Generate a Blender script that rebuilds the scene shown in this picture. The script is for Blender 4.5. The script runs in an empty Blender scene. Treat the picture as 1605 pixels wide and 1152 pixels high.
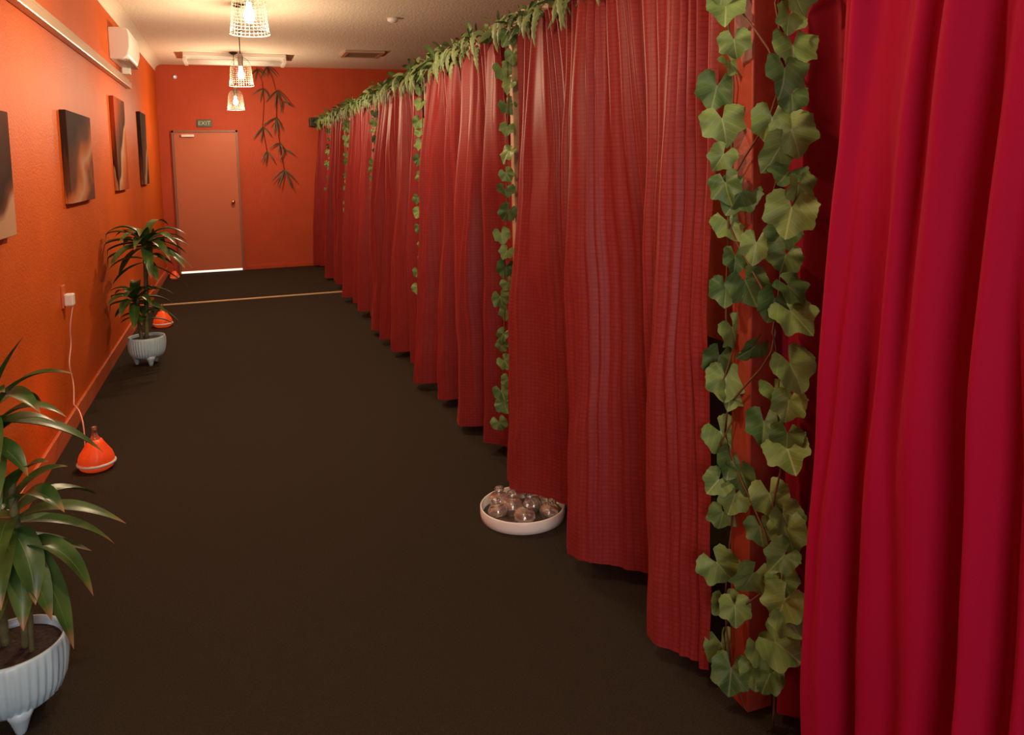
import bpy, math, random
from mathutils import Vector, Matrix
random.seed(7)
D=bpy.data; S=bpy.context.scene; COL=S.collection
# ------------------------------------------------------------------ camera
f=1200.0;cx=802.5;cy=363.0;H=1.5
Yc=Vector((365-cx,cy-262,-f)).normalized()
Zc=Vector((1,.02,0)).cross(Yc).normalized()
Xc=Yc.cross(Zc)
cam=D.cameras.new("camera"); camo=D.objects.new("camera",cam); COL.objects.link(camo)
camo.matrix_world=Matrix.Translation((0,0,H))@Matrix((Xc,Yc,Zc)).to_4x4()
cam.sensor_width=36; cam.lens=f/1605*36; cam.shift_y=-(576-cy)/1605; cam.clip_start=.05
S.camera=camo
S.view_settings.view_transform='Standard'
# ------------------------------------------------------------------ helpers
def link(o,parent=None,label=None,cat=None,group=None,kind=None):
    COL.objects.link(o)
    if parent: o.parent=parent
    if label: o["label"]=label
    if cat: o["category"]=cat
    if group: o["group"]=group
    if kind: o["kind"]=kind
    return o
def empty(name,loc,**k):
    e=D.objects.new(name,None); e.location=loc; e.empty_display_size=.1
    return link(e,**k)
def mesh(name,vs,fs,mat,uvs=None,smooth=True,loc=(0,0,0),**k):
    m=D.meshes.new(name); m.from_pydata([tuple(v) for v in vs],[],fs)
    if uvs:
        l=m.uv_layers.new(name="UVMap")
        for lp in m.loops: l.data[lp.index].uv=uvs[lp.vertex_index]
    if smooth:
        for p in m.polygons: p.use_smooth=True
    mats=mat if isinstance(mat,list) else [mat]
    for a in mats: m.materials.append(a)
    m.update()
    o=D.objects.new(name,m); o.location=loc
    return link(o,**k)
def curve_to_mesh(name,cu,mat_,loc=(0,0,0),rot=(0,0,0),**k):
    t=D.objects.new("tmp",cu); COL.objects.link(t); bpy.context.view_layer.update()
    me=D.meshes.new_from_object(t.evaluated_get(bpy.context.evaluated_depsgraph_get()))
    D.objects.remove(t); me.name=name
    if not me.materials: me.materials.append(mat_)
    o=D.objects.new(name,me); o.location=loc; o.rotation_euler=rot
    return link(o,**k)
class MB:
    def __init__(s): s.v=[];s.f=[];s.uv=[];s.mi=[]
    def add(s,vs,fs,uv=None,mi=0):
        n=len(s.v); s.v+=[Vector(a) for a in vs]; s.f+=[[i+n for i in q] for q in fs]
        s.uv+=list(uv) if uv else [(0,0)]*len(vs); s.mi+=[mi]*len(fs)
    def box(s,a,b,mi=0):
        (x0,y0,z0),(x1,y1,z1)=a,b
        s.add([(x0,y0,z0),(x1,y0,z0),(x1,y1,z0),(x0,y1,z0),(x0,y0,z1),(x1,y0,z1),(x1,y1,z1),(x0,y1,z1)],
              [(0,3,2,1),(4,5,6,7),(0,1,5,4),(1,2,6,5),(2,3,7,6),(3,0,4,7)],mi=mi)
    def tube(s,pts,r,n=8,mi=0):
        pts=[Vector(p) for p in pts]; vs=[];fs=[]
        rr=r if isinstance(r,(list,tuple)) else [r]*len(pts)
        for i,p in enumerate(pts):
            d=(pts[min(i+1,len(pts)-1)]-pts[max(i-1,0)]).normalized()
            a=d.cross(Vector((0,0,1)))
            if a.length<.2: a=d.cross(Vector((0,1,0)))
            a.normalize(); b=d.cross(a)
            for k in range(n):
                t=2*math.pi*k/n; vs.append(p+(a*math.cos(t)+b*math.sin(t))*rr[i])
        for i in range(len(pts)-1):
            for k in range(n):
                fs.append((i*n+k,i*n+(k+1)%n,(i+1)*n+(k+1)%n,(i+1)*n+k))
        fs.append(tuple(range(n))[::-1]); fs.append(tuple((len(pts)-1)*n+k for k in range(n)))
        s.add(vs,fs,mi=mi)
    def lathe(s,prof,n=32,c=(0,0,0),mod=None,mi=0,axis=None):
        vs=[];fs=[];uv=[]
        for i,(r,z) in enumerate(prof):
            for k in range(n):
                t=2*math.pi*k/n; q=r+(mod(i,t) if mod else 0)
                v=Vector((q*math.cos(t),q*math.sin(t),z))
                if axis: v=axis@v
                vs.append(v+Vector(c)); uv.append((k/n,z))
        for i in range(len(prof)-1):
            for k in range(n):
                fs.append((i*n+k,i*n+(k+1)%n,(i+1)*n+(k+1)%n,(i+1)*n+k))
        s.add(vs,fs,uv,mi)
    def out(s,name,mat,smooth=True,bevel=0,**k):
        o=mesh(name,s.v,s.f,mat,uvs=s.uv,smooth=smooth,**k)
        for p,m in zip(o.data.polygons,s.mi): p.material_index=m
        if bevel:
            b=o.modifiers.new("bevel",'BEVEL'); b.width=bevel; b.segments=2; b.limit_method='ANGLE'
        return o
# ------------------------------------------------------------------ materials
def mat(name,col,rough=.6,metal=0,col2=None,scale=8,bump=0,bscale=60,emit=None,estr=0,coord='Object',sheen=0,spec=None,trans=0,detail=4):
    m=D.materials.new(name); m.use_nodes=True; nt=m.node_tree; N=nt.nodes; L=nt.links
    b=N["Principled BSDF"]; b.inputs["Base Color"].default_value=(*col,1); b.inputs["Roughness"].default_value=rough
    b.inputs["Metallic"].default_value=metal
    if spec is not None: b.inputs["Specular IOR Level"].default_value=spec
    if sheen: b.inputs["Sheen Weight"].default_value=sheen
    if trans: b.inputs["Transmission Weight"].default_value=trans
    tc=N.new("ShaderNodeTexCoord")
    if col2:
        n=N.new("ShaderNodeTexNoise"); n.inputs["Scale"].default_value=scale; n.inputs["Detail"].default_value=detail
        L.new(tc.outputs[coord],n.inputs["Vector"])
        r=N.new("ShaderNodeValToRGB"); r.color_ramp.elements[0].color=(*col,1); r.color_ramp.elements[1].color=(*col2,1)
        r.color_ramp.elements[0].position=.35; r.color_ramp.elements[1].position=.65
        L.new(n.outputs["Fac"],r.inputs[0]); L.new(r.outputs[0],b.inputs["Base Color"])
    if bump:
        n=N.new("ShaderNodeTexNoise"); n.inputs["Scale"].default_value=bscale; n.inputs["Detail"].default_value=3
        L.new(tc.outputs[coord],n.inputs["Vector"])
        q=N.new("ShaderNodeBump"); q.inputs["Strength"].default_value=bump; q.inputs["Distance"].default_value=.01
        L.new(n.outputs["Fac"],q.inputs["Height"]); L.new(q.outputs[0],b.inputs["Normal"])
    if emit: b.inputs["Emission Color"].default_value=(*emit,1); b.inputs["Emission Strength"].default_value=estr
    return m
M_lwall=mat("orange_paint",(.60,.105,.010),.55,col2=(.55,.092,.008),scale=3,bump=.3,bscale=90,spec=.2)
M_bwall=mat("red_orange_paint",(.50,.072,.022),.55,col2=(.46,.065,.02),scale=3,bump=.3,bscale=90,spec=.25)
M_ceil=mat("ceiling_stipple",(.84,.74,.60),.9,bump=.6,bscale=45)
M_carpet=mat("carpet",(.052,.042,.028),.95,col2=(.031,.025,.017),scale=220,bump=.8,bscale=350,spec=.12)
M_skirt=mat("skirting_paint",(.60,.14,.05),.4,bump=.1)
M_white=mat("white_plastic",(.78,.75,.70),.35)
M_beige=mat("beige_trunking",(.50,.35,.24),.3,metal=.2,bump=.05)
M_wood=mat("raw_pine",(.50,.32,.18),.6,col2=(.42,.24,.12),scale=12,bump=.2)
M_post=mat("orange_stained_wood",(.36,.055,.026),.5,col2=(.28,.042,.021),scale=6,bump=.2,bscale=30)
M_door=mat("door_paint",(.54,.15,.07),.5,col2=(.51,.14,.065),scale=2,bump=.05,spec=.3)
M_frame=mat("door_frame_paint",(.24,.11,.07),.5,bump=.05)
M_metal=mat("brass_metal",(.7,.5,.25),.3,metal=1)
M_strip=mat("pale_brass_strip",(.66,.50,.28),.45,metal=.2)
M_dark=mat("dark_plastic",(.02,.018,.016),.5)
M_grey=mat("grey_metal",(.35,.3,.26),.4,metal=.6)
M_soil=mat("soil",(.03,.02,.015),.95,col2=(.06,.04,.03),scale=60,bump=1,bscale=80)
M_pot=mat("glazed_ceramic",(.52,.74,.84),.3,col2=(.48,.70,.80),scale=14,bump=.05,bscale=40)
M_stem=mat("cane_bark",(.16,.17,.06),.7,col2=(.09,.08,.04),scale=25,bump=.5,bscale=40)
M_vine=mat("vine_brown",(.14,.06,.025),.7)
M_wire=mat("shade_wire",(.16,.135,.10),.5)
M_bulb=mat("bulb_glow",(1,.8,.5),.3,emit=(1,.72,.36),estr=18)
M_glass=mat("cup_glass",(.95,.94,.91),.03,trans=.95,metal=.1)
M_cord=mat("pale_cord",(.75,.42,.35),.4)
M_black=mat("black_cord",(.03,.02,.02),.5)
M_exit=mat("exit_green",(.03,.06,.035),.4)
M_exitt=mat("exit_letters",(.40,.48,.34),.4)
M_gapglow=mat("leaked_daylight_glow",(.9,.88,.85),.5,emit=(1,.93,.85),estr=.9)  # emission imitates daylight leaking under the door, strip is no lamp
M_bamboo=mat("bamboo_leaf_dark",(.035,.04,.012),.5,col2=(.06,.05,.015),scale=9)

def fabric(name,c1,c2,rough,pattern=True,sheen=.3,spec=.2):
    m=D.materials.new(name); m.use_nodes=True; nt=m.node_tree; N=nt.nodes; L=nt.links
    b=N["Principled BSDF"]; b.inputs["Roughness"].default_value=rough
    b.inputs["Sheen Weight"].default_value=sheen; b.inputs["Sheen Tint"].default_value=(1,.35,.28,1)
    b.inputs["Specular IOR Level"].default_value=spec
    uv=N.new("ShaderNodeTexCoord")
    if pattern:
        br=N.new("ShaderNodeTexBrick"); br.offset=0; br.inputs["Scale"].default_value=1
        br.inputs["Brick Width"].default_value=.020; br.inputs["Row Height"].default_value=.015
        br.inputs["Mortar Size"].default_value=.0022; br.inputs["Mortar Smooth"].default_value=.3
        br.inputs["Color1"].default_value=(*c2,1); br.inputs["Color2"].default_value=(*[ (a*.45+b_*.55) for a,b_ in zip(c1,c2)],1)
        br.inputs["Mortar"].default_value=(*c1,1)
        L.new(uv.outputs["UV"],br.inputs["Vector"]); L.new(br.outputs["Color"],b.inputs["Base Color"])
    else:
        n=N.new("ShaderNodeTexNoise"); n.inputs["Scale"].default_value=500
        L.new(uv.outputs["UV"],n.inputs["Vector"])
        r=N.new("ShaderNodeValToRGB"); r.color_ramp.elements[0].color=(*c1,1); r.color_ramp.elements[1].color=(*c2,1)
        L.new(n.outputs["Fac"],r.inputs[0]); L.new(r.outputs[0],b.inputs["Base Color"])
        bp=N.new("ShaderNodeBump"); bp.inputs["Strength"].default_value=.25; bp.inputs["Distance"].default_value=.001
        L.new(n.outputs["Fac"],bp.inputs["Height"]); L.new(bp.outputs[0],b.inputs["Normal"])
    return m
M_cur=fabric("jacquard_curtain",(.200,.016,.015),(.250,.026,.023),.46,sheen=.06)
M_crim=fabric("crimson_curtain_cloth",(.25,.002,.022),(.32,.003,.030),.75,False,.02,.1)
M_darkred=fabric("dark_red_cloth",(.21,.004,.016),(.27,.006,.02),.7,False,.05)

def leafmat(name,c1,c2,vein,rough=.45,n=7,tip=None,slope=.8,spec=.35):
    m=D.materials.new(name); m.use_nodes=True; nt=m.node_tree; N=nt.nodes; L=nt.links
    b=N["Principled BSDF"]; b.inputs["Roughness"].default_value=rough; b.inputs["Specular IOR Level"].default_value=spec
    tc=N.new("ShaderNodeTexCoord"); sp=N.new("ShaderNodeSeparateXYZ"); L.new(tc.outputs["UV"],sp.inputs[0])
    def mt(op,a,c=None):
        q=N.new("ShaderNodeMath"); q.operation=op
        for i,x in enumerate((a,c)):
            if x is None: continue
            if isinstance(x,(int,float)): q.inputs[i].default_value=x
            else: L.new(x,q.inputs[i])
        return q.outputs[0]
    ax=mt('ABSOLUTE',sp.outputs["X"])
    mid=mt('LESS_THAN',ax,.018)
    d=mt('FRACT',mt('MULTIPLY',mt('SUBTRACT',sp.outputs["Y"],mt('MULTIPLY',ax,slope)),n))
    side=mt('LESS_THAN',d,.10)
    vn=mt('MAXIMUM',mid,mt('MULTIPLY',side,.5))
    no=N.new("ShaderNodeTexNoise"); no.inputs["Scale"].default_value=14; L.new(tc.outputs["Object"],no.inputs["Vector"])
    r=N.new("ShaderNodeValToRGB"); r.color_ramp.elements[0].color=(*c1,1); r.color_ramp.elements[1].color=(*c2,1)
    r.color_ramp.elements[0].position=.35; r.color_ramp.elements[1].position=.65
    L.new(no.outputs["Fac"],r.inputs[0])
    mx=N.new("ShaderNodeMix"); mx.data_type='RGBA'; L.new(vn,mx.inputs[0]); L.new(r.outputs[0],mx.inputs[6]); mx.inputs[7].default_value=(*vein,1)
    out=mx.outputs[2]
    if tip:
        r2=N.new("ShaderNodeValToRGB"); r2.color_ramp.elements[0].position=.86; r2.color_ramp.elements[1].position=.97
        r2.color_ramp.elements[0].color=(0,0,0,1); r2.color_ramp.elements[1].color=(1,1,1,1)
        L.new(sp.outputs["Y"],r2.inputs[0])
        m2=N.new("ShaderNodeMix"); m2.data_type='RGBA'; L.new(r2.outputs[0],m2.inputs[0]); L.new(out,m2.inputs[6]); m2.inputs[7].default_value=(*tip,1)
        out=m2.outputs[2]
    L.new(out,b.inputs["Base Color"])
    bp=N.new("ShaderNodeBump"); bp.inputs["Strength"].default_value=.6; bp.inputs["Distance"].default_value=.003
    L.new(mt('SUBTRACT',1.0,vn),bp.inputs["Height"]); L.new(bp.outputs[0],b.inputs["Normal"])
    return m
M_ivy=leafmat("ivy_leaf",(.125,.215,.055),(.18,.285,.08),(.27,.37,.14),.48,6)
M_ivyd=leafmat("ivy_leaf_deep",(.05,.115,.03),(.085,.16,.045),(.15,.23,.08),.50,6)
M_drac=leafmat("dracaena_leaf",(.026,.075,.016),(.07,.14,.028),(.10,.19,.05),.34,1,tip=(.30,.17,.07),slope=0,spec=.45)
M_wis=leafmat("pale_fern_leaf",(.10,.18,.05),(.20,.29,.10),(.32,.38,.18),.5,9)
M_gar=leafmat("garland_leaf",(.045,.11,.028),(.10,.18,.045),(.16,.25,.08),.45,6)

# ------------------------------------------------------------------ room shell
def slab(name,a,b,m,label,bevel=0):
    q=MB(); q.box(a,b); return q.out(name,m,smooth=False,bevel=bevel,label=label,cat="room",kind="structure")
XL=-.95; YB=11.8; ZC=2.94; XR=3.7; YN=-1.6
slab("floor",(XL-.1,YN,-.1),(XR+.1,YB+.1,0),M_carpet,"dark brown carpet along the corridor")
slab("ceiling",(XL-.1,YN,ZC),(XR+.1,YB+.1,ZC+.1),M_ceil,"cream stippled ceiling")
slab("wall_left",(XL-.1,YN,0),(XL,YB,ZC),M_lwall,"orange painted long wall")
slab("wall_back",(XL-.1,YB,0),(XR+.1,YB+.1,ZC),M_bwall,"red orange painted end wall")
slab("wall_right",(XR,YN,0),(XR+.1,YB,ZC),M_bwall,"red orange wall behind the booths")
slab("baseboard_left",(XL,YN,0),(XL+.018,YB,.11),M_skirt,"orange painted skirting board",.004)
slab("baseboard_back",(.13,YB-.018,0),(XR,YB,.06),M_bwall,"red painted skirting on the end wall",.004)
q=MB(); n=6; vs=[]
for y in (YN,YB):
    for i in range(n+1):
        t=i/n*math.pi/2; vs.append((XL+.09*(1-math.sin(t)),y,ZC-.09*(1-math.cos(t))))
q.add(vs,[(i,i+1,i+n+2,i+n+1) for i in range(n)])
q.out("trim_1",M_ceil,label="cream cornice along the ceiling edge",cat="room",kind="structure")
slab("trim_2",(XL+.02,9.12,0),(1.2,9.175,.008),M_strip,"brass carpet joining strip across the floor")
# door
DX0,DX1,DZ=-.76,.06,2.0
q=MB(); q.box((DX0,YB-.03,.03),(DX1,YB-.001,DZ))
door=q.out("door_1",M_door,smooth=False,label="plain pinkish brown exit door",cat="door",kind="structure",bevel=.003)
q=MB(); w=.026
q.box((DX0-w,YB-.05,0),(DX0,YB-.0,DZ+w)); q.box((DX1,YB-.05,0),(DX1+w,YB,DZ+w)); q.box((DX0-w,YB-.05,DZ),(DX1+w,YB,DZ+w))
q.out("trim_3",M_frame,smooth=False,label="brown grey door frame",cat="room",kind="structure")
q=MB(); q.lathe([(0,0),(.028,0),(.028,.008),(.011,.012),(.011,.04),(.024,.045),(.028,.06),(.02,.072),(0,.075)],20,c=(-.02,YB-.03,1.0),axis=Matrix.Rotation(math.pi/2,3,'X'))
q.out("door_knob",M_metal,parent=door,label="round brass door knob")
q=MB(); q.box((DX0+.10,YB-.08,DZ-.065),(DX0+.27,YB-.03,DZ-.03))
q.out("door_closer",M_white,smooth=False,parent=door,bevel=.004,label="white door closer box")
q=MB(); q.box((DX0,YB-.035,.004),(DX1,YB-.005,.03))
q.out("door_gap_glow",M_gapglow,smooth=False,parent=door,label="glowing strip standing for daylight leaking below the door")
# exit sign
e=empty("exit_sign",(-.35,YB,2.075),label="small dark green exit sign above the door",cat="sign")
q=MB(); q.box((-.10,-.02,0),(.10,-.001,.105)); q.out("sign_panel",M_exit,smooth=False,parent=e,bevel=.004)
cu=D.curves.new("sign_letters",'FONT'); cu.body="EXIT"; cu.size=.08; cu.extrude=.002; cu.align_x='CENTER'; cu.align_y='CENTER'; cu.materials.append(M_exitt)
curve_to_mesh("sign_letters",cu,M_exitt,loc=(0,-.023,.052),rot=(math.pi/2,0,0),parent=e,label="pale EXIT lettering")
# sensor
q=MB(); q.lathe([(0,0),(.03,0),(.03,.015),(.02,.03),(0,.034)],20,axis=Matrix.Rotation(math.pi/2,3,'X'))
s=q.out("wall_sensor",M_white,loc=(-.70,YB,2.77),label="small round white sensor on the end wall",cat="sensor")
q=MB(); q.lathe([(0,.034),(.008,.035),(0,.04)],12,axis=Matrix.Rotation(math.pi/2,3,'X'))
q.out("sensor_light",mat("led",(.3,.4,1),.3,emit=(.3,.4,1),estr=4),parent=s)
# ceiling fixtures
e=empty("ceiling_light_batten",(.1,10.75,ZC),label="long unlit fluorescent batten mounted on ceiling",cat="light fitting")
q=MB(); q.box((-.62,-.28,-.05),(.62,.28,-.001)); q.out("housing",M_white,smooth=False,parent=e,bevel=.008)
for yy in (-.2,-.07,.07,.2):
    q=MB(); q.tube([(-.58,yy,-.08),(.58,yy,-.08)],.016,12); q.out("fluorescent_tube",M_white,parent=e)
for x in (-.6,.6):
    q=MB(); q.box((x-.02,-.26,-.105),(x+.02,.26,-.05)); q.out("end_holder",M_white,smooth=False,parent=e)
e=empty("ceiling_vent",(1.65,10.15,ZC),label="square ceiling air vent with slats",cat="vent")
q=MB(); q.box((-.25,-.25,-.03),(.25,-.2,-.001)); q.box((-.25,.2,-.03),(.25,.25,-.001)); q.box((-.25,-.2,-.03),(-.2,.2,-.001)); q.box((.2,-.2,-.03),(.25,.2,-.001))
q.out("vent_frame",M_beige,smooth=False,parent=e)
q=MB()
for i in range(9):
    y=-.18+i*.045; q.add([(-.2,y,-.028),(.2,y,-.028),(.2,y+.03,-.004),(-.2,y+.03,-.004)],[(0,1,2,3)])
q.out("vent_slats",M_beige,smooth=False,parent=e)
q=MB(); q.lathe([(0,-.05),(.03,-.045),(.05,-.03),(.055,-.001),(0,-.001)],24)
q.out("smoke_detector",M_white,loc=(1.56,7.67,ZC),label="small round white smoke detector on ceiling",cat="smoke detector")

# ------------------------------------------------------------------ pendant lamps
ZB=2.225
def lamp():
    root=empty("pendant_lamp",(0,0,ZC))
    parts=[]
    q=MB(); q.lathe([(0,-.001),(.05,-.001),(.05,-.012),(.02,-.03),(0,-.032)],24); parts.append(q.out("ceiling_rose",M_black,parent=root))
    q=MB(); q.tube([(0,0,-.03),(0,0,-.26),(0,0,-.48)],.004,8); parts.append(q.out("cord",M_black,parent=root))
    zb=ZB-ZC
    q=MB(); q.lathe([(0,zb+.28),(.016,zb+.28),(.023,zb+.25),(.023,zb+.19),(.018,zb+.17),(0,zb+.17)],20); parts.append(q.out("socket",M_grey,parent=root))
    prof=[(.023,.248),(.044,.242),(.066,.225),(.081,.195),(.089,.155),(.093,.105),(.096,.06),(.101,.02),(.106,0)]
    q=MB()
    n=28
    for k in range(n):
        t=2*math.pi*k/n
        q.tube([(r*math.cos(t),r*math.sin(t),zb+z) for r,z in prof],.0007,4)
    for z in [0]+[.018*i for i in range(1,14)]:
        for (r0_,z0),(r1,z1) in zip(prof,prof[1:]):
            if z1<=z<=z0: rr=r0_+(r1-r0_)*(z0-z)/(z0-z1)
        th=.0022 if z==0 else .0006
        q.tube([(rr*math.cos(a*math.pi/20),rr*math.sin(a*math.pi/20),zb+z) for a in range(41)],th,5)
    parts.append(q.out("wire_shade",M_wire,parent=root,label="pale wire mesh bell shade"))
    q=MB(); q.lathe([(0,.055),(.016,.06),(.026,.076),(.029,.095),(.024,.12),(.015,.145),(.013,.17),(0,.17)],20,c=(0,0,zb)); parts.append(q.out("bulb",M_bulb,parent=root,label="glowing warm bulb"))
    return root,parts
LP=[(.125,4.5),(.11,7.35),(.075,10.4),(.13,1.6)]  # last pendant is out of view, added as fill light
root,parts=lamp()
lamps=[root]
for i in range(1,4):
    r2=root.copy(); COL.objects.link(r2); lamps.append(r2)
    for p in parts:
        c=p.copy(); c.parent=r2; COL.objects.link(c)
for i,(l,(x,y)) in enumerate(zip(lamps,LP)):
    l.location=(x,y,ZC); l["label"]="lit pendant lamp with pale wire bell shade"; l["category"]="pendant lamp"; l["group"]="pendant lamps along the corridor ceiling"
    ld=D.lights.new("lamp_light",'POINT'); ld.energy=[64,62,54,36][i]; ld.color=(1,.74,.47); ld.shadow_soft_size=.03
    lo=D.objects.new("lamp_light",ld); lo.location=(x,y,ZB-.01); COL.objects.link(lo)
def area(loc,tgt,size,e,col):
    a=D.lights.new("rear_daylight_fill",'AREA'); a.shape='RECTANGLE'; a.size=size[0]; a.size_y=size[1]; a.energy=e; a.color=col
    o=D.objects.new("rear_daylight_fill",a); o.location=loc; o.rotation_euler=(Vector(tgt)-Vector(loc)).to_track_quat('-Z','Y').to_euler(); COL.objects.link(o)
area((-.1,-1.5,1.6),(.1,3,1.4),(1.2,1.8),40,(1,.90,.90))  # unseen area light added behind the camera, stands for daylight from there
w=D.worlds.new("world"); S.world=w; w.use_nodes=True; w.node_tree.nodes["Background"].inputs[0].default_value=(.95,.86,.80,1); w.node_tree.nodes["Background"].inputs[1].default_value=.55

# ------------------------------------------------------------------ trunking + AC + paintings
q=MB(); q.box((.001,YN+.05,2.29),(.05,8.5,2.35)); q.box((.001,YN+.05,2.355),(.03,8.5,2.385))
q.out("cable_trunking",M_beige,smooth=False,bevel=.008,loc=(XL,0,0),label="long beige cable trunking fixed along orange wall",cat="trunking")
e=empty("air_conditioner",(XL,7.45,2.45),label="white wall mounted split air conditioner",cat="air conditioner")
prof=[(0,.27),(.13,.27),(.16,.25),(.168,.19),(.165,.10),(.145,.03),(.11,0),(0,0)]
q=MB(); n=len(prof); q.add([(x,0,z) for x,z in prof]+[(x,.75,z) for x,z in prof],[tuple(range(n)),tuple(range(2*n-1,n-1,-1))]+[(i,i+n,(i+1)%n+n,(i+1)%n) for i in range(n)])
q.out("body",M_white,smooth=False,parent=e,bevel=.01)
q=MB(); q.box((.08,.04,-.008),(.155,.71,.004)); q.out("louver",M_grey,smooth=False,parent=e)
q=MB(); q.box((.02,.62,-.06),(.09,.70,0)); q.out("pipe_cover",M_white,smooth=False,parent=e,bevel=.005)

def painting(y0,y1,z0,z1,stops,label,seed=0,sc=1.6):
    m=D.materials.new("painting_print"); m.use_nodes=True; nt=m.node_tree; N=nt.nodes; L=nt.links
    b=N["Principled BSDF"]; b.inputs["Roughness"].default_value=.8; b.inputs["Specular IOR Level"].default_value=.1
    tc=N.new("ShaderNodeTexCoord"); n=N.new("ShaderNodeTexNoise"); n.inputs["Scale"].default_value=sc; n.inputs["Detail"].default_value=2; n.noise_dimensions='4D'; n.inputs["W"].default_value=seed
    L.new(tc.outputs["Generated"],n.inputs["Vector"])
    sp=N.new("ShaderNodeSeparateXYZ"); L.new(tc.outputs["Generated"],sp.inputs[0])
    def mt(op,a,c):
        k=N.new("ShaderNodeMath"); k.operation=op
        for i,x in enumerate((a,c)):
            if isinstance(x,(int,float)): k.inputs[i].default_value=x
            else: L.new(x,k.inputs[i])
        return k.outputs[0]
    g=mt('ADD',mt('MULTIPLY',sp.outputs["Z"],.8),mt('MULTIPLY',mt('SUBTRACT',n.outputs["Fac"],.5),.8))
    g=mt('SUBTRACT',g,mt('MULTIPLY',mt('SUBTRACT',sp.outputs["Y"],.5),.55))
    r=N.new("ShaderNodeValToRGB"); cr=r.color_ramp
    cr.elements[0].position=stops[0][0]; cr.elements[0].color=(*stops[0][1],1); cr.elements[1].position=stops[-1][0]; cr.elements[1].color=(*stops[-1][1],1)
    for p,c in stops[1:-1]:
        x=cr.elements.new(p); x.color=(*c,1)
    L.new(g,r.inputs[0]); L.new(r.outputs[0],b.inputs["Base Color"])
    q=MB(); q.box((0,0,0),(.035,y1-y0,z1-z0))
    q.out("canvas_picture",m,smooth=False,bevel=.003,loc=(XL+.001,y0,z0),label=label,cat="wall picture")
dk=(.035,.014,.009); br=(.13,.040,.020); or_=(.42,.12,.035); cr_=(.48,.27,.17)
painting(3.2,3.93,1.22,1.76,[(0,cr_),(.10,br),(.2,dk),(.7,br),(.9,dk)],"dark brown spa photo canvas on orange wall",seed=2)
painting(5.2,6.03,1.30,1.86,[(0,br),(.08,or_),(.18,cr_),(.32,or_),(.45,br),(.75,dk)],"spa massage canvas with orange and cream shapes",seed=5)
painting(7.25,7.92,1.32,2.12,[(0,(.30,.05,.02)),(.25,or_),(.36,cr_),(.42,dk),(.6,br),(.85,(.40,.07,.02))],"tall orange and dark spa canvas",seed=1)
painting(9.2,9.76,1.33,2.12,[(0,dk),(.25,cr_),(.36,br),(.7,dk)],"tall dark spa canvas with pale stripe",seed=9)

# ------------------------------------------------------------------ curtains
def cat(pts,t):
    n=len(pts)-1; x=min(max(t,0),.99999)*n; i=int(x); u=x-i
    p=[Vector(pts[min(max(i+k,0),n)]) for k in(-1,0,1,2)]
    return .5*((2*p[1])+(p[2]-p[0])*u+(2*p[0]-5*p[1]+4*p[2]-p[3])*u*u+(3*p[1]-p[0]-3*p[2]+p[3])*u**3)
def curtain(hem,ytop,zt,zb,m,label,xtop=1.265,nf=17,amp=.018,name="curtain",seed=0,group=None,cols=340,zbf=None,power=.75,fine=.018):
    rg=random.Random(seed); ph=[rg.uniform(0,6.28) for _ in range(14)]
    rows=56; vs=[];fs=[];uv=[]
    L0=sum((Vector(a)-Vector(b)).length for a,b in zip(hem,hem[1:]))*1.15
    for j in range(rows+1):
        t=j/rows; wgt=t**power
        for i in range(cols+1):
            s=i/cols
            hb=cat(hem,s)
            ws=s+.016*math.sin(2*math.pi*s*3+ph[0])+.008*math.sin(2*math.pi*s*7+ph[1])+.018*t*math.sin(s*9+ph[2])+.006*math.sin(5*t+s*14+ph[12])
            am=amp*(1+.6*math.sin(2*math.pi*s*4.3+ph[8]))
            top=Vector((xtop+am*math.sin(2*math.pi*nf*ws+ph[3])*(1-.35*t),ytop[0]+(ytop[1]-ytop[0])*s))
            a1=2*math.pi*nf*.55*ws+ph[4]+1.3*t+.5*math.sin(3*t+ph[10])
            f1=math.sin(a1)*.7+.3*math.sin(2*a1+ph[11])
            fin=fine*(1+.8*math.sin(2*math.pi*s*2.7+ph[9]+1.5*t))*f1+fine*.35*math.sin(2*math.pi*nf*1.35*ws+ph[5]-t)
            p=top*(1-wgt)+hb*wgt
            x=p.x+fin*(min(1,t*2.2) if t<.6 else 1-.5*(t-.6)/.4)
            x+=.012*t*(1-t)*4*math.sin(6*t+8*s+ph[6])+.005*math.sin(17*t+23*s+ph[7])*t*(1-t)*4+.0025*math.sin(41*t+31*s+ph[13])*t
            z=zt+(zb-zt)*t
            if zbf: z+=zbf(s)*t
            z+=.008*math.sin(20*s+ph[7])*t
            vs.append((x,p.y,z)); uv.append((s*L0,z))
    for j in range(rows):
        for i in range(cols):
            a=j*(cols+1)+i; fs.append((a,a+1,a+cols+2,a+cols+1))
    return mesh(name,vs,fs,m,uvs=uv,label=label,cat="curtain",group=group)
G="red booth curtains along the corridor"
curtain([(1.08,3.12),(1.06,2.98),(1.15,2.88),(1.25,2.72),(1.18,2.58),(1.08,2.44),(1.09,2.36),(1.20,2.30),(1.30,2.20),(1.26,2.08),(1.14,1.96),(1.10,1.90),(1.16,1.82),(1.19,1.73)],
        (3.28,1.80),2.12,.065,M_cur,"red jacquard booth curtain, wide folds, hem over tray",nf=22,seed=3,group=G,zbf=lambda s:.03*(1-s),fine=.018)
bays=[(3.60,5.00),(5.33,6.75),(7.08,8.53),(8.86,10.29),(10.62,11.72)]
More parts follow.
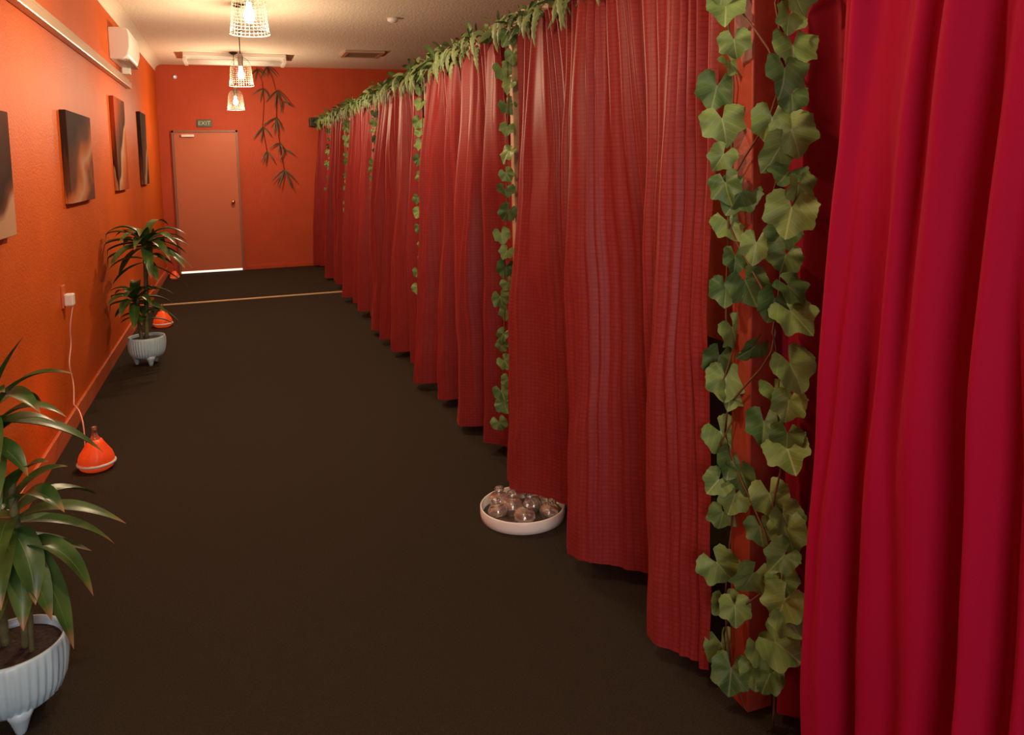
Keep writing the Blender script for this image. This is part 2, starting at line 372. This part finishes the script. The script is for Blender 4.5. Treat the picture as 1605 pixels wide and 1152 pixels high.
for b,(y0,y1) in enumerate(bays):
    rg=random.Random(20+b); hem=[]
    hem+=[(1.12,y1-.00),(1.06,y1-.08),(1.10,y1-.16),(1.27,y1-.24),(1.33,y1-.31)]; y=y1-.36
    while y>y0+.30:
        hem.append((rg.uniform(1.08,1.15),y-.08)); hem.append((rg.uniform(1.12,1.16),y-.18)); hem.append((rg.uniform(1.28,1.35),y-.25)); hem.append((1.30,y-.33)); y-=rg.uniform(.38,.52)
    hem.append((1.16,y0+.06)); hem.append((1.23,y0-.03)); hem.append((1.32,y0-.14))
    z0,z1=rg.uniform(.03,.07),rg.uniform(.0,.05)
    curtain(hem,(y1,y0-.02),2.12,z0,M_cur,["red jacquard booth curtain with zigzag hem","red jacquard booth curtain hanging in loose folds"][b%2],nf=17+b%3,seed=30+b,group=G,cols=260,fine=.022,power=.65,zbf=lambda s,z1=z1:z1*s)
# crimson curtain beside the near post
hem=[(1.16,1.27),(1.07,1.22),(1.0,1.15),(1.005,1.11)]
y=1.08; rg=random.Random(77)
while y>.0:
    dd=rg.uniform(.05,.115); hem+=[(1.0+rg.uniform(.04,.085),y),(1.0+rg.uniform(-.01,.02),y-dd*.5)]; y-=dd
curtain(hem,(1.11,-.1),2.12,.03,M_crim,"bright crimson plain curtain with deep vertical folds",xtop=1.12,nf=15,amp=.028,seed=5,fine=.012,power=.32,cols=560)
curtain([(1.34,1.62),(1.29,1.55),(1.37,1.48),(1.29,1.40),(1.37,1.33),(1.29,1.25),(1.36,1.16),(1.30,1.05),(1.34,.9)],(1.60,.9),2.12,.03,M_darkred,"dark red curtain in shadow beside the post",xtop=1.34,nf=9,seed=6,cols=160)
vs=[];fs=[];uv=[]  # partition added behind the near gap to keep it dark
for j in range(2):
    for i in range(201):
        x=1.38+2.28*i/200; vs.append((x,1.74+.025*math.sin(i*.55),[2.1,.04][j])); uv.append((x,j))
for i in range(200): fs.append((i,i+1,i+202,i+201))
mesh("added_partition",vs,fs,M_darkred,uvs=uv,label="dark red partition added to darken the gap between booths",cat="curtain")

# posts and rail
PY=[1.66,3.44,5.17,6.92,8.70,10.46]
def post(y,w,m,label,x=1.275):
    q=MB(); q.box((-w/2,-w/2,0),(w/2,w/2,2.13)); return q.out("wooden_post",m,smooth=False,bevel=.004,loc=(x,y,0),label=label,cat="post",group="posts holding the curtain rail")
post(PY[0],.08,M_post,"red brown wooden post wrapped in ivy",1.275)
for y in PY[1:]: post(y,.045,M_wood,"slim pale wooden post between booth curtains")
q=MB(); q.box((1.285,YN+.3,2.131),(1.345,YB-.001,2.20)); q.out("curtain_rail",M_wood,smooth=False,bevel=.003,label="long raw timber rail above the booth curtains",cat="rail")
e=empty("wall_speaker",(1.16,YB-.14,2.07),label="small dark speaker at the rail end",cat="speaker")
q=MB(); q.box((-.07,-.06,0),(.07,.139,.13)); q.out("speaker_box",M_dark,smooth=False,parent=e,bevel=.008)
q=MB(); q.lathe([(0,0),(.035,0),(.045,.008),(.047,0)],24,c=(0,-.061,.065),axis=Matrix.Rotation(math.pi/2,3,'X')); q.out("speaker_cone",M_dark,parent=e)

# ------------------------------------------------------------------ ivy
def basis(nrm,up):
    n=Vector(nrm).normalized(); y=(Vector(up)-n*Vector(up).dot(n)).normalized(); x=y.cross(n); return Matrix((x,y,n)).transposed()
def ivyleaf(q,p,size,nrm,down,mi,rg):
    B=basis(nrm,down)
    lob=[(0,1.0),(.95,.90),(1.9,.82)]
    N=44
    rings=[.0,.3,.55,.8,1.0]; vs=[];uv=[];fs=[]
    fold=rg.uniform(.1,.5); curl=rg.uniform(-.2,.7); sk=rg.uniform(.9,1.12)
    ph=rg.uniform(0,6); ph2=rg.uniform(0,6)
    for r in rings[1:]:
        for k in range(N+1):
            a=-2.8+5.6*k/N; aa=abs(a)
            rad=.75
            for la,lr in lob:
                rad=max(rad,lr-abs(aa-la)*.46)
            if aa>2.35: rad*=1-.5*(aa-2.35)
            rad*=1+.03*math.sin(a*25)
            x=rad*math.sin(a)*r*.60*sk; y=rad*math.cos(a)*r*.60+.02
            z=fold*abs(x)*.9-curl*(y*y+.4*x*x)*.9+.06*math.sin(a*5+ph)*r*r+.03*math.sin(14*x+ph2)*math.sin(13*y)*r
            vs.append((x,y,z)); uv.append((x,y+.3))
    vs.insert(0,(0,0,0)); uv.insert(0,(0,.3))
    for k in range(N): fs.append((0,1+k,2+k))
    for j in range(3):
        for k in range(N):
            a=1+j*(N+1)+k; fs.append((a,a+N+1,a+N+2,a+1))
    q.add([Vector(p)+B@(Vector(v)*size) for v in vs],fs,uv,mi)
def garland(name,label,y,leafs,vines,group,seed):
    rg=random.Random(seed); O=Vector((1.2,y,0)); e=empty(name,O,label=label,cat="ivy garland",group=group)
    q=MB()
    for pts in vines: q.tube([Vector(a)-O for a in pts],.0028,5)
    q.out("vine",M_vine,parent=e)
    q=MB()
    for (p,s,mi) in leafs:
        nrm=(rg.uniform(-1,.1),-.85+rg.uniform(-.5,.5),rg.uniform(-.3,.75)); dn=(rg.uniform(-.6,.6),rg.uniform(-.6,.6),-1)
        ivyleaf(q,Vector(p)-O,s,nrm,dn,mi,rg)
    q.out("ivy_leaves",[M_ivy,M_ivyd],parent=e,label="green lobed fabric ivy leaves")
GI="artificial ivy garlands on the posts"
near=[(1135,45,1),(1148,95,0),(1122,165,1),(1130,215,1),(1133,270,0),(1160,330,1),(1140,375,1),(1168,470,1),(1148,545,1),(1138,625,1),(1200,700,1),(1130,715,1),(1165,785,1),(1210,820,1),(1135,850,0),(1185,955,1),(1125,935,1),(1138,1000,0),(1133,1075,1),(1195,1080,0),(1240,1030,0),
 (1215,5,1),(1226,140,1),(1208,215,1),(1220,262,1),(1230,390,0),(1240,520,1),(1215,500,0),(1240,605,1),(1216,645,0),(1238,745,1),(1240,880,1),(1232,430,0),(1250,320,0),(1230,965,0),(1128,795,0),(1232,60,0),(1152,430,0),(1138,480,0),(1190,1120,0),(1155,1010,0),(1238,720,0),(1146,650,0),(1239,25,1),(1135,0,1),
 (1136,315,0),(1128,590,1),(1236,480,0),(1238,1000,1),(1148,760,0),(1215,1130,0),(1234,300,0),(1238,235,1),(1232,855,0),(1238,105,1),(1240,355,1),(1144,130,0),(1236,925,0),(1155,820,0),(1222,1075,1),(1238,180,0),
 (1185,575,0),(1195,875,0),(1150,1120,1),(1240,665,0),(1185,410,0)]
rg=random.Random(4)
lf=[]
for u,v,b in near:
    x=1.205+rg.uniform(-.03,.02)
    ang=math.radians(20.03)+math.atan((u-2-802)/1200); y=x/math.tan(ang); zc=math.hypot(x,y)*math.cos(ang-math.radians(20.03))
    z=max(.07,1.5-(v-30-245)*zc/1200)
    lf.append(((x,y,z),rg.uniform(.105,.122) if b else rg.uniform(.08,.10),0 if rg.random()<(.75 if b else .5) else 1))
def vine(y,yo,x,seed,z0=.03,z1=2.12):
    rg=random.Random(seed); return [(x+rg.uniform(-.015,.015),y+yo+rg.uniform(-.02,.02),z0+(z1-z0)*i/24) for i in range(25)]
tw=[(1.215,1.60+.10*math.sin(i*.55),.03+2.09*i/40) for i in range(41)]
garland("ivy_garland","thick tangled strands of green ivy around near post",1.66,lf,[vine(1.64,.05,1.215,1),vine(1.60,-.11,1.215,2),tw],GI,11)
for k,y in enumerate(PY[1:]):
    rg=random.Random(50+k); lf=[]; z=2.08
    while z>(.25 if k<1 else .6):
        zz=1-z/2.12
        lf.append(((1.235-.07*zz+rg.uniform(-.03,.01),y-.035+rg.uniform(-.035,.04),z),rg.uniform(.075,.105),0 if rg.random()<.75 else 1)); z-=rg.uniform(.055,.12)
    garland("ivy_garland",["green ivy strand hanging beside pale post","sparse green ivy strand hanging between curtains"][k%2],y,lf,[[(1.24-.07*i/24,y-.02+.01*math.sin(i),2.12-i*.075) for i in range(25)]],GI,70+k)

# ------------------------------------------------------------------ leafy garland on rail
def bez(a,b,c,t): return a*(1-t)**2+b*2*t*(1-t)+c*t*t
def strap(q,a,b,c,w,nseg=10,fold=.25,mi=0,prof=None,side=None):
    a,b,c=Vector(a),Vector(b),Vector(c); vs=[];fs=[];uv=[]
    for i in range(nseg+1):
        t=i/nseg; p=bez(a,b,c,t); d=(bez(a,b,c,min(t+.02,1))-bez(a,b,c,max(t-.02,0))).normalized()
        sd=d.cross(Vector((0,0,1))) if side is None else Vector(side)
        if sd.length<.15: sd=Vector((c.y-a.y,-(c.x-a.x),0)); 
        if sd.length<1e-4: sd=Vector((1,0,0))
        sd.normalize(); up=sd.cross(d)
        ww=w*(prof(t) if prof else (math.sin(math.pi*min(1,.12+t*.88))**.7 if t<.999 else 0.02))
        vs+=[p-sd*ww+up*ww*fold,p-sd*ww*.5+up*ww*fold*.35,p,p+sd*ww*.5+up*ww*fold*.35,p+sd*ww+up*ww*fold]
        uv+=[(-.5,t),(-.25,t),(0,t),(.25,t),(.5,t)]
        if i:
            for k in range(4):
                o=(i-1)*5+k; fs.append((o,o+1,o+6,o+5))
    q.add(vs,fs,uv,mi)
bd=[(1.75,3.42)]+[(PY[i]+.01,PY[i+1]-.01) for i in range(1,5)]+[(10.47,11.7)]
for k,(y0,y1) in enumerate(bd):
    rg=random.Random(90+k); L=Vector((1.25,(y0+y1)/2,2.14))
    e=empty("leaf_garland",L,label="artificial garland of green bamboo and pale fern leaves along rail",cat="garland",group="leaf garlands draped on the curtain rail")
    q=MB(); q.tube([Vector((1.265+rg.uniform(-.01,.01),y0+(y1-y0)*i/20,2.16+rg.uniform(-.015,.015)))-L for i in range(21)],.005,5); q.out("garland_stem",M_vine,parent=e)
    q=MB(); nn=int((y1-y0)*85)
    for i in range(nn):
        y=rg.uniform(y0,y1); a=Vector((1.25+rg.uniform(-.03,.03),y,2.14+rg.uniform(-.04,.04)))-L
        if rg.random()<.80:
            ln=rg.uniform(.06,.12); d=Vector((rg.uniform(-1,.2),rg.uniform(-1,1),rg.uniform(-.8,.9))).normalized()
            c=a+d*ln+Vector((0,0,-.02)); b=a+d*ln*.5+Vector((0,0,.02)); strap(q,a,b,c,rg.uniform(.014,.022),7,mi=0 if rg.random()<.7 else 1,side=(rg.uniform(-.4,.4),rg.uniform(-1,-.2),rg.uniform(-1,1)))
        else:
            ln=rg.uniform(.08,.16); a=a+Vector((-.03,0,0)); c=a+Vector((rg.uniform(-.05,.01),rg.uniform(-.05,.05),-ln)); b=(a+c)/2+Vector((-.04,0,.03))
            def pf(t): return (math.sin(math.pi*min(1,.1+t*.9))**.8)*(1 if int(t*12)%2 else .6)
            strap(q,a,b,c,rg.uniform(.018,.025),12,mi=1,prof=pf,side=(.35,-.94,rg.uniform(-.3,.3)))
    q.out("garland_leaves",[M_gar,M_wis],parent=e)

# ------------------------------------------------------------------ hanging bamboo on end wall
e=empty("hanging_bamboo_leaves",(.6,YB-.02,ZC),label="dark artificial bamboo branch hanging on end wall",cat="hanging foliage")
def B(u,v): return Vector(((u-378)/108+.11-.6, -.0, (262-v)/109+1.5-ZC))
q=MB()
q.tube([B(424,104),B(432,125),B(437,150),B(434,190),B(438,230),B(443,272)],.004,6); q.tube([B(408,106),B(416,130),B(417,160),B(413,200),B(418,240)],.003,6)
q.tube([B(437,150),B(446,160)],.003,5); q.tube([B(434,190),B(426,200)],.003,5); q.tube([B(438,228),B(447,236)],.003,5)
for o_ in q.v: o_.y=-.015
q.out("bamboo_twigs",M_vine,parent=e)
q=MB(); rg=random.Random(12)
for (u,v,n,s,ce) in [(424,106,3,20,-1.4),(410,110,3,20,-1.7),(438,142,4,26,-1.5),(417,140,3,21,-1.8),(445,160,2,20,-1.2),(434,185,4,26,-1.7),(414,200,3,22,-1.6),(446,236,2,19,-1.3),(438,225,3,21,-1.8),(418,238,3,19,-1.6),(443,268,6,31,-1.57)]:
    for i in range(n):
        a=ce+ (i/(n-1)-.5)*1.45+rg.uniform(-.2,.2); ln=s*rg.uniform(.75,1.1)/104
        A=B(u,v)+Vector((0,-.02,0)); c=A+Vector((math.cos(a)*ln,-rg.uniform(0,.05),math.sin(a)*ln-.02)); b=(A+c)/2+Vector((0,-.03,.03))
        strap(q,A,b,c,.011,8,side=(-math.sin(a),0,math.cos(a)))
q.out("bamboo_leaves",M_bamboo,parent=e)

# ------------------------------------------------------------------ potted plants
def pot(e):
    prof=[(0,.055),(.055,.05),(.09,.055),(.115,.076),(.128,.11),(.134,.155),(.135,.195),(.133,.212),(.130,.219),(.124,.219),(.121,.212),(.120,.19),(0,.19)]
    q=MB(); q.lathe(prof,192,mod=lambda i,t:(.0028*math.cos(40*t) if 3<=i<=6 else 0))
    b=q.out("pot",M_pot,parent=e,label="white fluted ceramic bowl pot")
    for k in range(3):
        a=-math.pi/2+.35+k*2*math.pi/3
        q=MB(); q.lathe([(0,0),(.010,0),(.014,.008),(.026,.045),(.040,.075),(0,.080)],20,c=(math.cos(a)*.080,math.sin(a)*.080,0))
        q.out("pot_leg",M_pot,parent=b)
    q=MB(); q.lathe([(.121,.196),(.1,.202),(.05,.198),(0,.202)],32); q.out("soil",M_soil,parent=e)
dprof=lambda t:(min(1,(t*3+.35))*(1-max(0,(t-.45)/.55)**1.9)+.01)
def headleaves(q,c,n,rg,L=.34,w=.022,emin=-.2,emax=1.25,droop=.95):
    for i in range(n):
        az=i*2.4+rg.uniform(-.3,.3); el=emin+(emax-emin)*((i+.5)/n)+rg.uniform(-.1,.1); ln=L*rg.uniform(.8,1.15)
        h=Vector((math.cos(az),math.sin(az),0)); a=Vector(c)+Vector((0,0,.05*(i/n)-.02))
        b=a+(h*math.cos(el)+Vector((0,0,math.sin(el))))*ln*.6
        cc=b+(h*math.cos(el*.2-.45)+Vector((0,0,math.sin(el*.55-droop))))*ln*.5
        strap(q,a,b,cc,w*rg.uniform(.85,1.15),12,fold=.35,prof=dprof)
def cane(q,pts,r):
    pts=[Vector(p) for p in pts]; P=[];RR=[]
    n=24
    for i in range(n+1):
        t=i/n*(len(pts)-1); k=min(int(t),len(pts)-2); P.append(pts[k].lerp(pts[k+1],t-k)); RR.append(r*(1+.10*(i%2)))
    q.tube(P,RR,10)
PX,PYn=-.635,2.34
e=empty("potted_dracaena",(PX,PYn,0),label="leafy dracaena in white fluted pot by orange wall",cat="potted plant",group="dracaena plants along the wall")
pot(e)
q=MB(); cane(q,[(.035,0,.19),(.035,.01,.45),(.03,0,.68)],.011); cane(q,[(-.02,.03,.19),(-.03,.03,.5),(-.03,.03,.82)],.011); cane(q,[(-.05,-.03,.19),(-.05,-.03,.42)],.009)
cane(q,[(.055,-.03,.19),(.06,-.035,.38)],.007)
q.out("cane_stems",M_stem,parent=e)
q=MB(); rg=random.Random(3)
def W(u,v,dy=0): return Vector(((u-18)/680,dy,1.5-(v-268)/587))
ex=[((35,800),(70,740),(128,750),.03),((40,820),(120,785),(225,850),-.02),((40,860),(125,840),(168,945),-.08),((45,860),(100,890),(133,1020),-.10),
 ((10,690),(15,600),(78,525),.0),((5,670),(60,560),(158,588),-.04),((5,680),(70,605),(140,658),-.03),((10,690),(50,640),(110,680),.06),((0,660),(-60,560),(-90,640),0),((5,650),(10,760),(30,800),-.10),
 ((30,830),(75,850),(82,930),-.12),((30,820),(10,880),(0,960),-.10),((35,850),(90,870),(155,905),.05),((5,690),(-40,700),(-60,800),-.1),
 ((30,800),(-20,760),(-60,850),.05),((20,790),(0,700),(-40,720),-.08),((5,680),(25,690),(40,760),-.13),((0,640),(20,590),(55,600),-.08),((0,700),(-20,640),(10,600),-.05),
 ((30,780),(60,720),(110,720),-.06),((35,840),(20,830),(35,920),-.15),((5,690),(45,680),(80,735),-.08),((30,860),(75,870),(105,960),-.12),
 ((35,870),(60,880),(62,965),-.13),((30,880),(25,890),(12,975),-.13),((35,890),(90,880),(100,950),.04)]
for a,b,c,dy in ex:
    strap(q,W(*a,0),W(*b,dy*.6),W(*c,dy),rg.uniform(.029,.038),14,fold=.3,prof=dprof)
headleaves(q,(.02,.03,.56),6,rg,.22,.032,-.2,1.0,1.5); headleaves(q,(-.03,.05,.84),6,rg,.24,.032,-.2,1.0,1.5)
q.out("dracaena_leaves",M_drac,parent=e)
e=empty("potted_dracaena",(-.69,6.42,0),label="taller dracaena with two leafy heads in white pot",cat="potted plant",group="dracaena plants along the wall")
pot(e)
q=MB(); cane(q,[(.0,0,.19),(.02,0,.6),(.03,0,.95)],.015); cane(q,[(-.03,-.02,.19),(-.05,-.02,.42),(-.04,-.02,.52)],.014); q.out("cane_stems",M_stem,parent=e)
q=MB(); rg=random.Random(8)
headleaves(q,(.03,0,.92),26,rg,.38,.038,-.2,1.2,1.35); headleaves(q,(.02,0,.80),6,rg,.26,.034,-.4,.6,1.4); headleaves(q,(-.06,-.02,.50),20,rg,.27,.034,-.2,1.2,1.25); headleaves(q,(-.01,0,.36),8,rg,.19,.026,.2,1.2,1.1)
for v in q.v:
    if v.x<-.23: v.x=-.23+ (v.x+.23)*.1
q.out("dracaena_leaves",M_drac,parent=e)

# ------------------------------------------------------------------ glow lamps on floor
M_glow=mat("orange_glow_shade",(.75,.09,.02),.35,col2=(.6,.05,.01),scale=10,emit=(1,.08,.012),estr=.28)
M_clear=mat("smoky_glass_neck",(.45,.38,.33),.12,trans=.85)
def glow():
    r=empty("floor_glow_lamp",(0,0,0)); P=[]
    q=MB(); q.lathe([(0,0),(.06,0),(.075,.010),(.084,.026),(0,.026)],32); P.append(q.out("lamp_base",M_glow,parent=r))
    q=MB(); q.lathe([(.083,.026),(.091,.030),(.091,.037),(.083,.041)],32); P.append(q.out("lamp_rim",M_white,parent=r,label="white rim band"))
    q=MB(); q.lathe([(.083,.041),(.083,.056),(.075,.08),(.058,.105),(.042,.13),(.032,.15),(.0,.158)],48,mod=lambda i,t:.0012*math.cos(14*t) if 0<i<5 else 0); P.append(q.out("lamp_shade",M_glow,parent=r,label="glowing orange rounded cone shade"))
    q=MB(); q.lathe([(.024,.155),(.015,.17),(.010,.195),(.014,.215),(.011,.215),(.007,.195),(.010,.17),(0,.16)],24); P.append(q.out("lamp_neck",M_clear,parent=r))
    return r,P
r0,P0=glow(); GL=[r0]
for i in range(2):
    r2=r0.copy(); COL.objects.link(r2); GL.append(r2)
    for p in P0:
        c=p.copy(); c.parent=r2; COL.objects.link(c)
for i,(r,(x,y)) in enumerate(zip(GL,[(-.72,4.24),(-.70,7.9),(-.82,11.3)])):
    r.location=(x,y,0); r["label"]="small glowing orange cone lamp on carpet"; r["category"]="lamp"; r["group"]="orange glow lamps beside the wall"
    if i==2: r.scale=(.7,.7,.7); continue
    ld=D.lights.new("glow_light",'POINT'); ld.energy=.8; ld.color=(1,.25,.06); ld.shadow_soft_size=.05
    lo=D.objects.new("glow_light",ld); lo.location=(x,y,.34); COL.objects.link(lo)
e=empty("power_socket",(XL,4.93,.74),label="orange painted wall socket with white plug adaptor",cat="power socket")
q=MB(); q.box((0,-.035,-.02),(.012,.035,.11)); q.out("socket_plate",M_skirt,smooth=False,parent=e,bevel=.003)
q=MB(); q.box((.012,-.03,-.01),(.06,.03,.06)); q.out("plug_adaptor",M_white,smooth=False,parent=e,bevel=.008)
cu=D.curves.new("lamp_cord",'CURVE'); cu.dimensions='3D'; cu.bevel_depth=.0035; cu.materials.append(M_cord)
sp=cu.splines.new('NURBS'); pts=[(-.90,4.93,.73),(-.92,4.90,.62),(-.925,4.95,.5),(-.92,4.80,.42),(-.91,4.86,.30),(-.88,4.65,.22),(-.85,4.5,.27),(-.80,4.38,.26),(-.78,4.34,.16),(-.79,4.36,.02)]
sp.points.add(len(pts)-1)
for p,c in zip(sp.points,pts): p.co=(*c,1)
sp.use_endpoint_u=True; sp.order_u=3
curve_to_mesh("lamp_cord",cu,M_cord,label="thin pale pink power cord dangling on wall",cat="cord")

# ------------------------------------------------------------------ tray with glass cups
TX,TY=1.085,2.94
e=empty("round_tray",(TX,TY,0),label="round white tray on carpet under curtain hem",cat="tray")
q=MB(); q.lathe([(0,.004),(.172,.0),(.178,.003),(.180,.02),(.180,.050),(.177,.054),(.173,.050),(.172,.012),(0,.010)],64)
q.out("tray_rim",mat("white_enamel",(.90,.86,.82),.3),parent=e)
q=MB(); q.lathe([(0,.0105),(.171,.0105),(.171,.013),(0,.0135)],48)
q.out("tray_liner",mat("dark_liner",(.10,.07,.05),.5,col2=(.06,.04,.03),scale=30),parent=e,label="dark liner inside tray")
cup=[(.034,0),(.038,.004),(.045,.022),(.044,.038),(.034,.056),(.017,.065),(.014,.070),(.021,.077),(.021,.086),(.012,.093),(0,.094)]
cin=[(0,.056),(.026,.050),(.038,.037),(.041,.022),(.034,.004),(.034,0)]
c0=None; rg=random.Random(2)
for i in range(8):
    a=(i-2)*2*math.pi/6+.15; dx,dy=[(-.042,.01),(.05,-.01)][i] if i<2 else (math.cos(a)*rg.uniform(.112,.12),math.sin(a)*rg.uniform(.108,.12))
    if c0 is None:
        q=MB(); q.lathe(cin+cup[1:],32); c0=q.out("cupping_glass",M_glass); o=c0
    else:
        o=c0.copy(); COL.objects.link(o)
    sc=rg.uniform(.85,1.05); o.scale=(sc,sc,sc*rg.uniform(.85,1.05)); tz=rg.choice([0,0,.25,-.25]); o.rotation_euler=(tz,rg.choice([0,.2,-.2]) if tz else 0,rg.uniform(0,6))
    o.location=(TX+dx,TY+dy,.0138+(.010 if tz else 0)); o["label"]="clear glass cupping jar with round knob"; o["category"]="glass cup"; o["group"]="cupping glasses in the round tray"
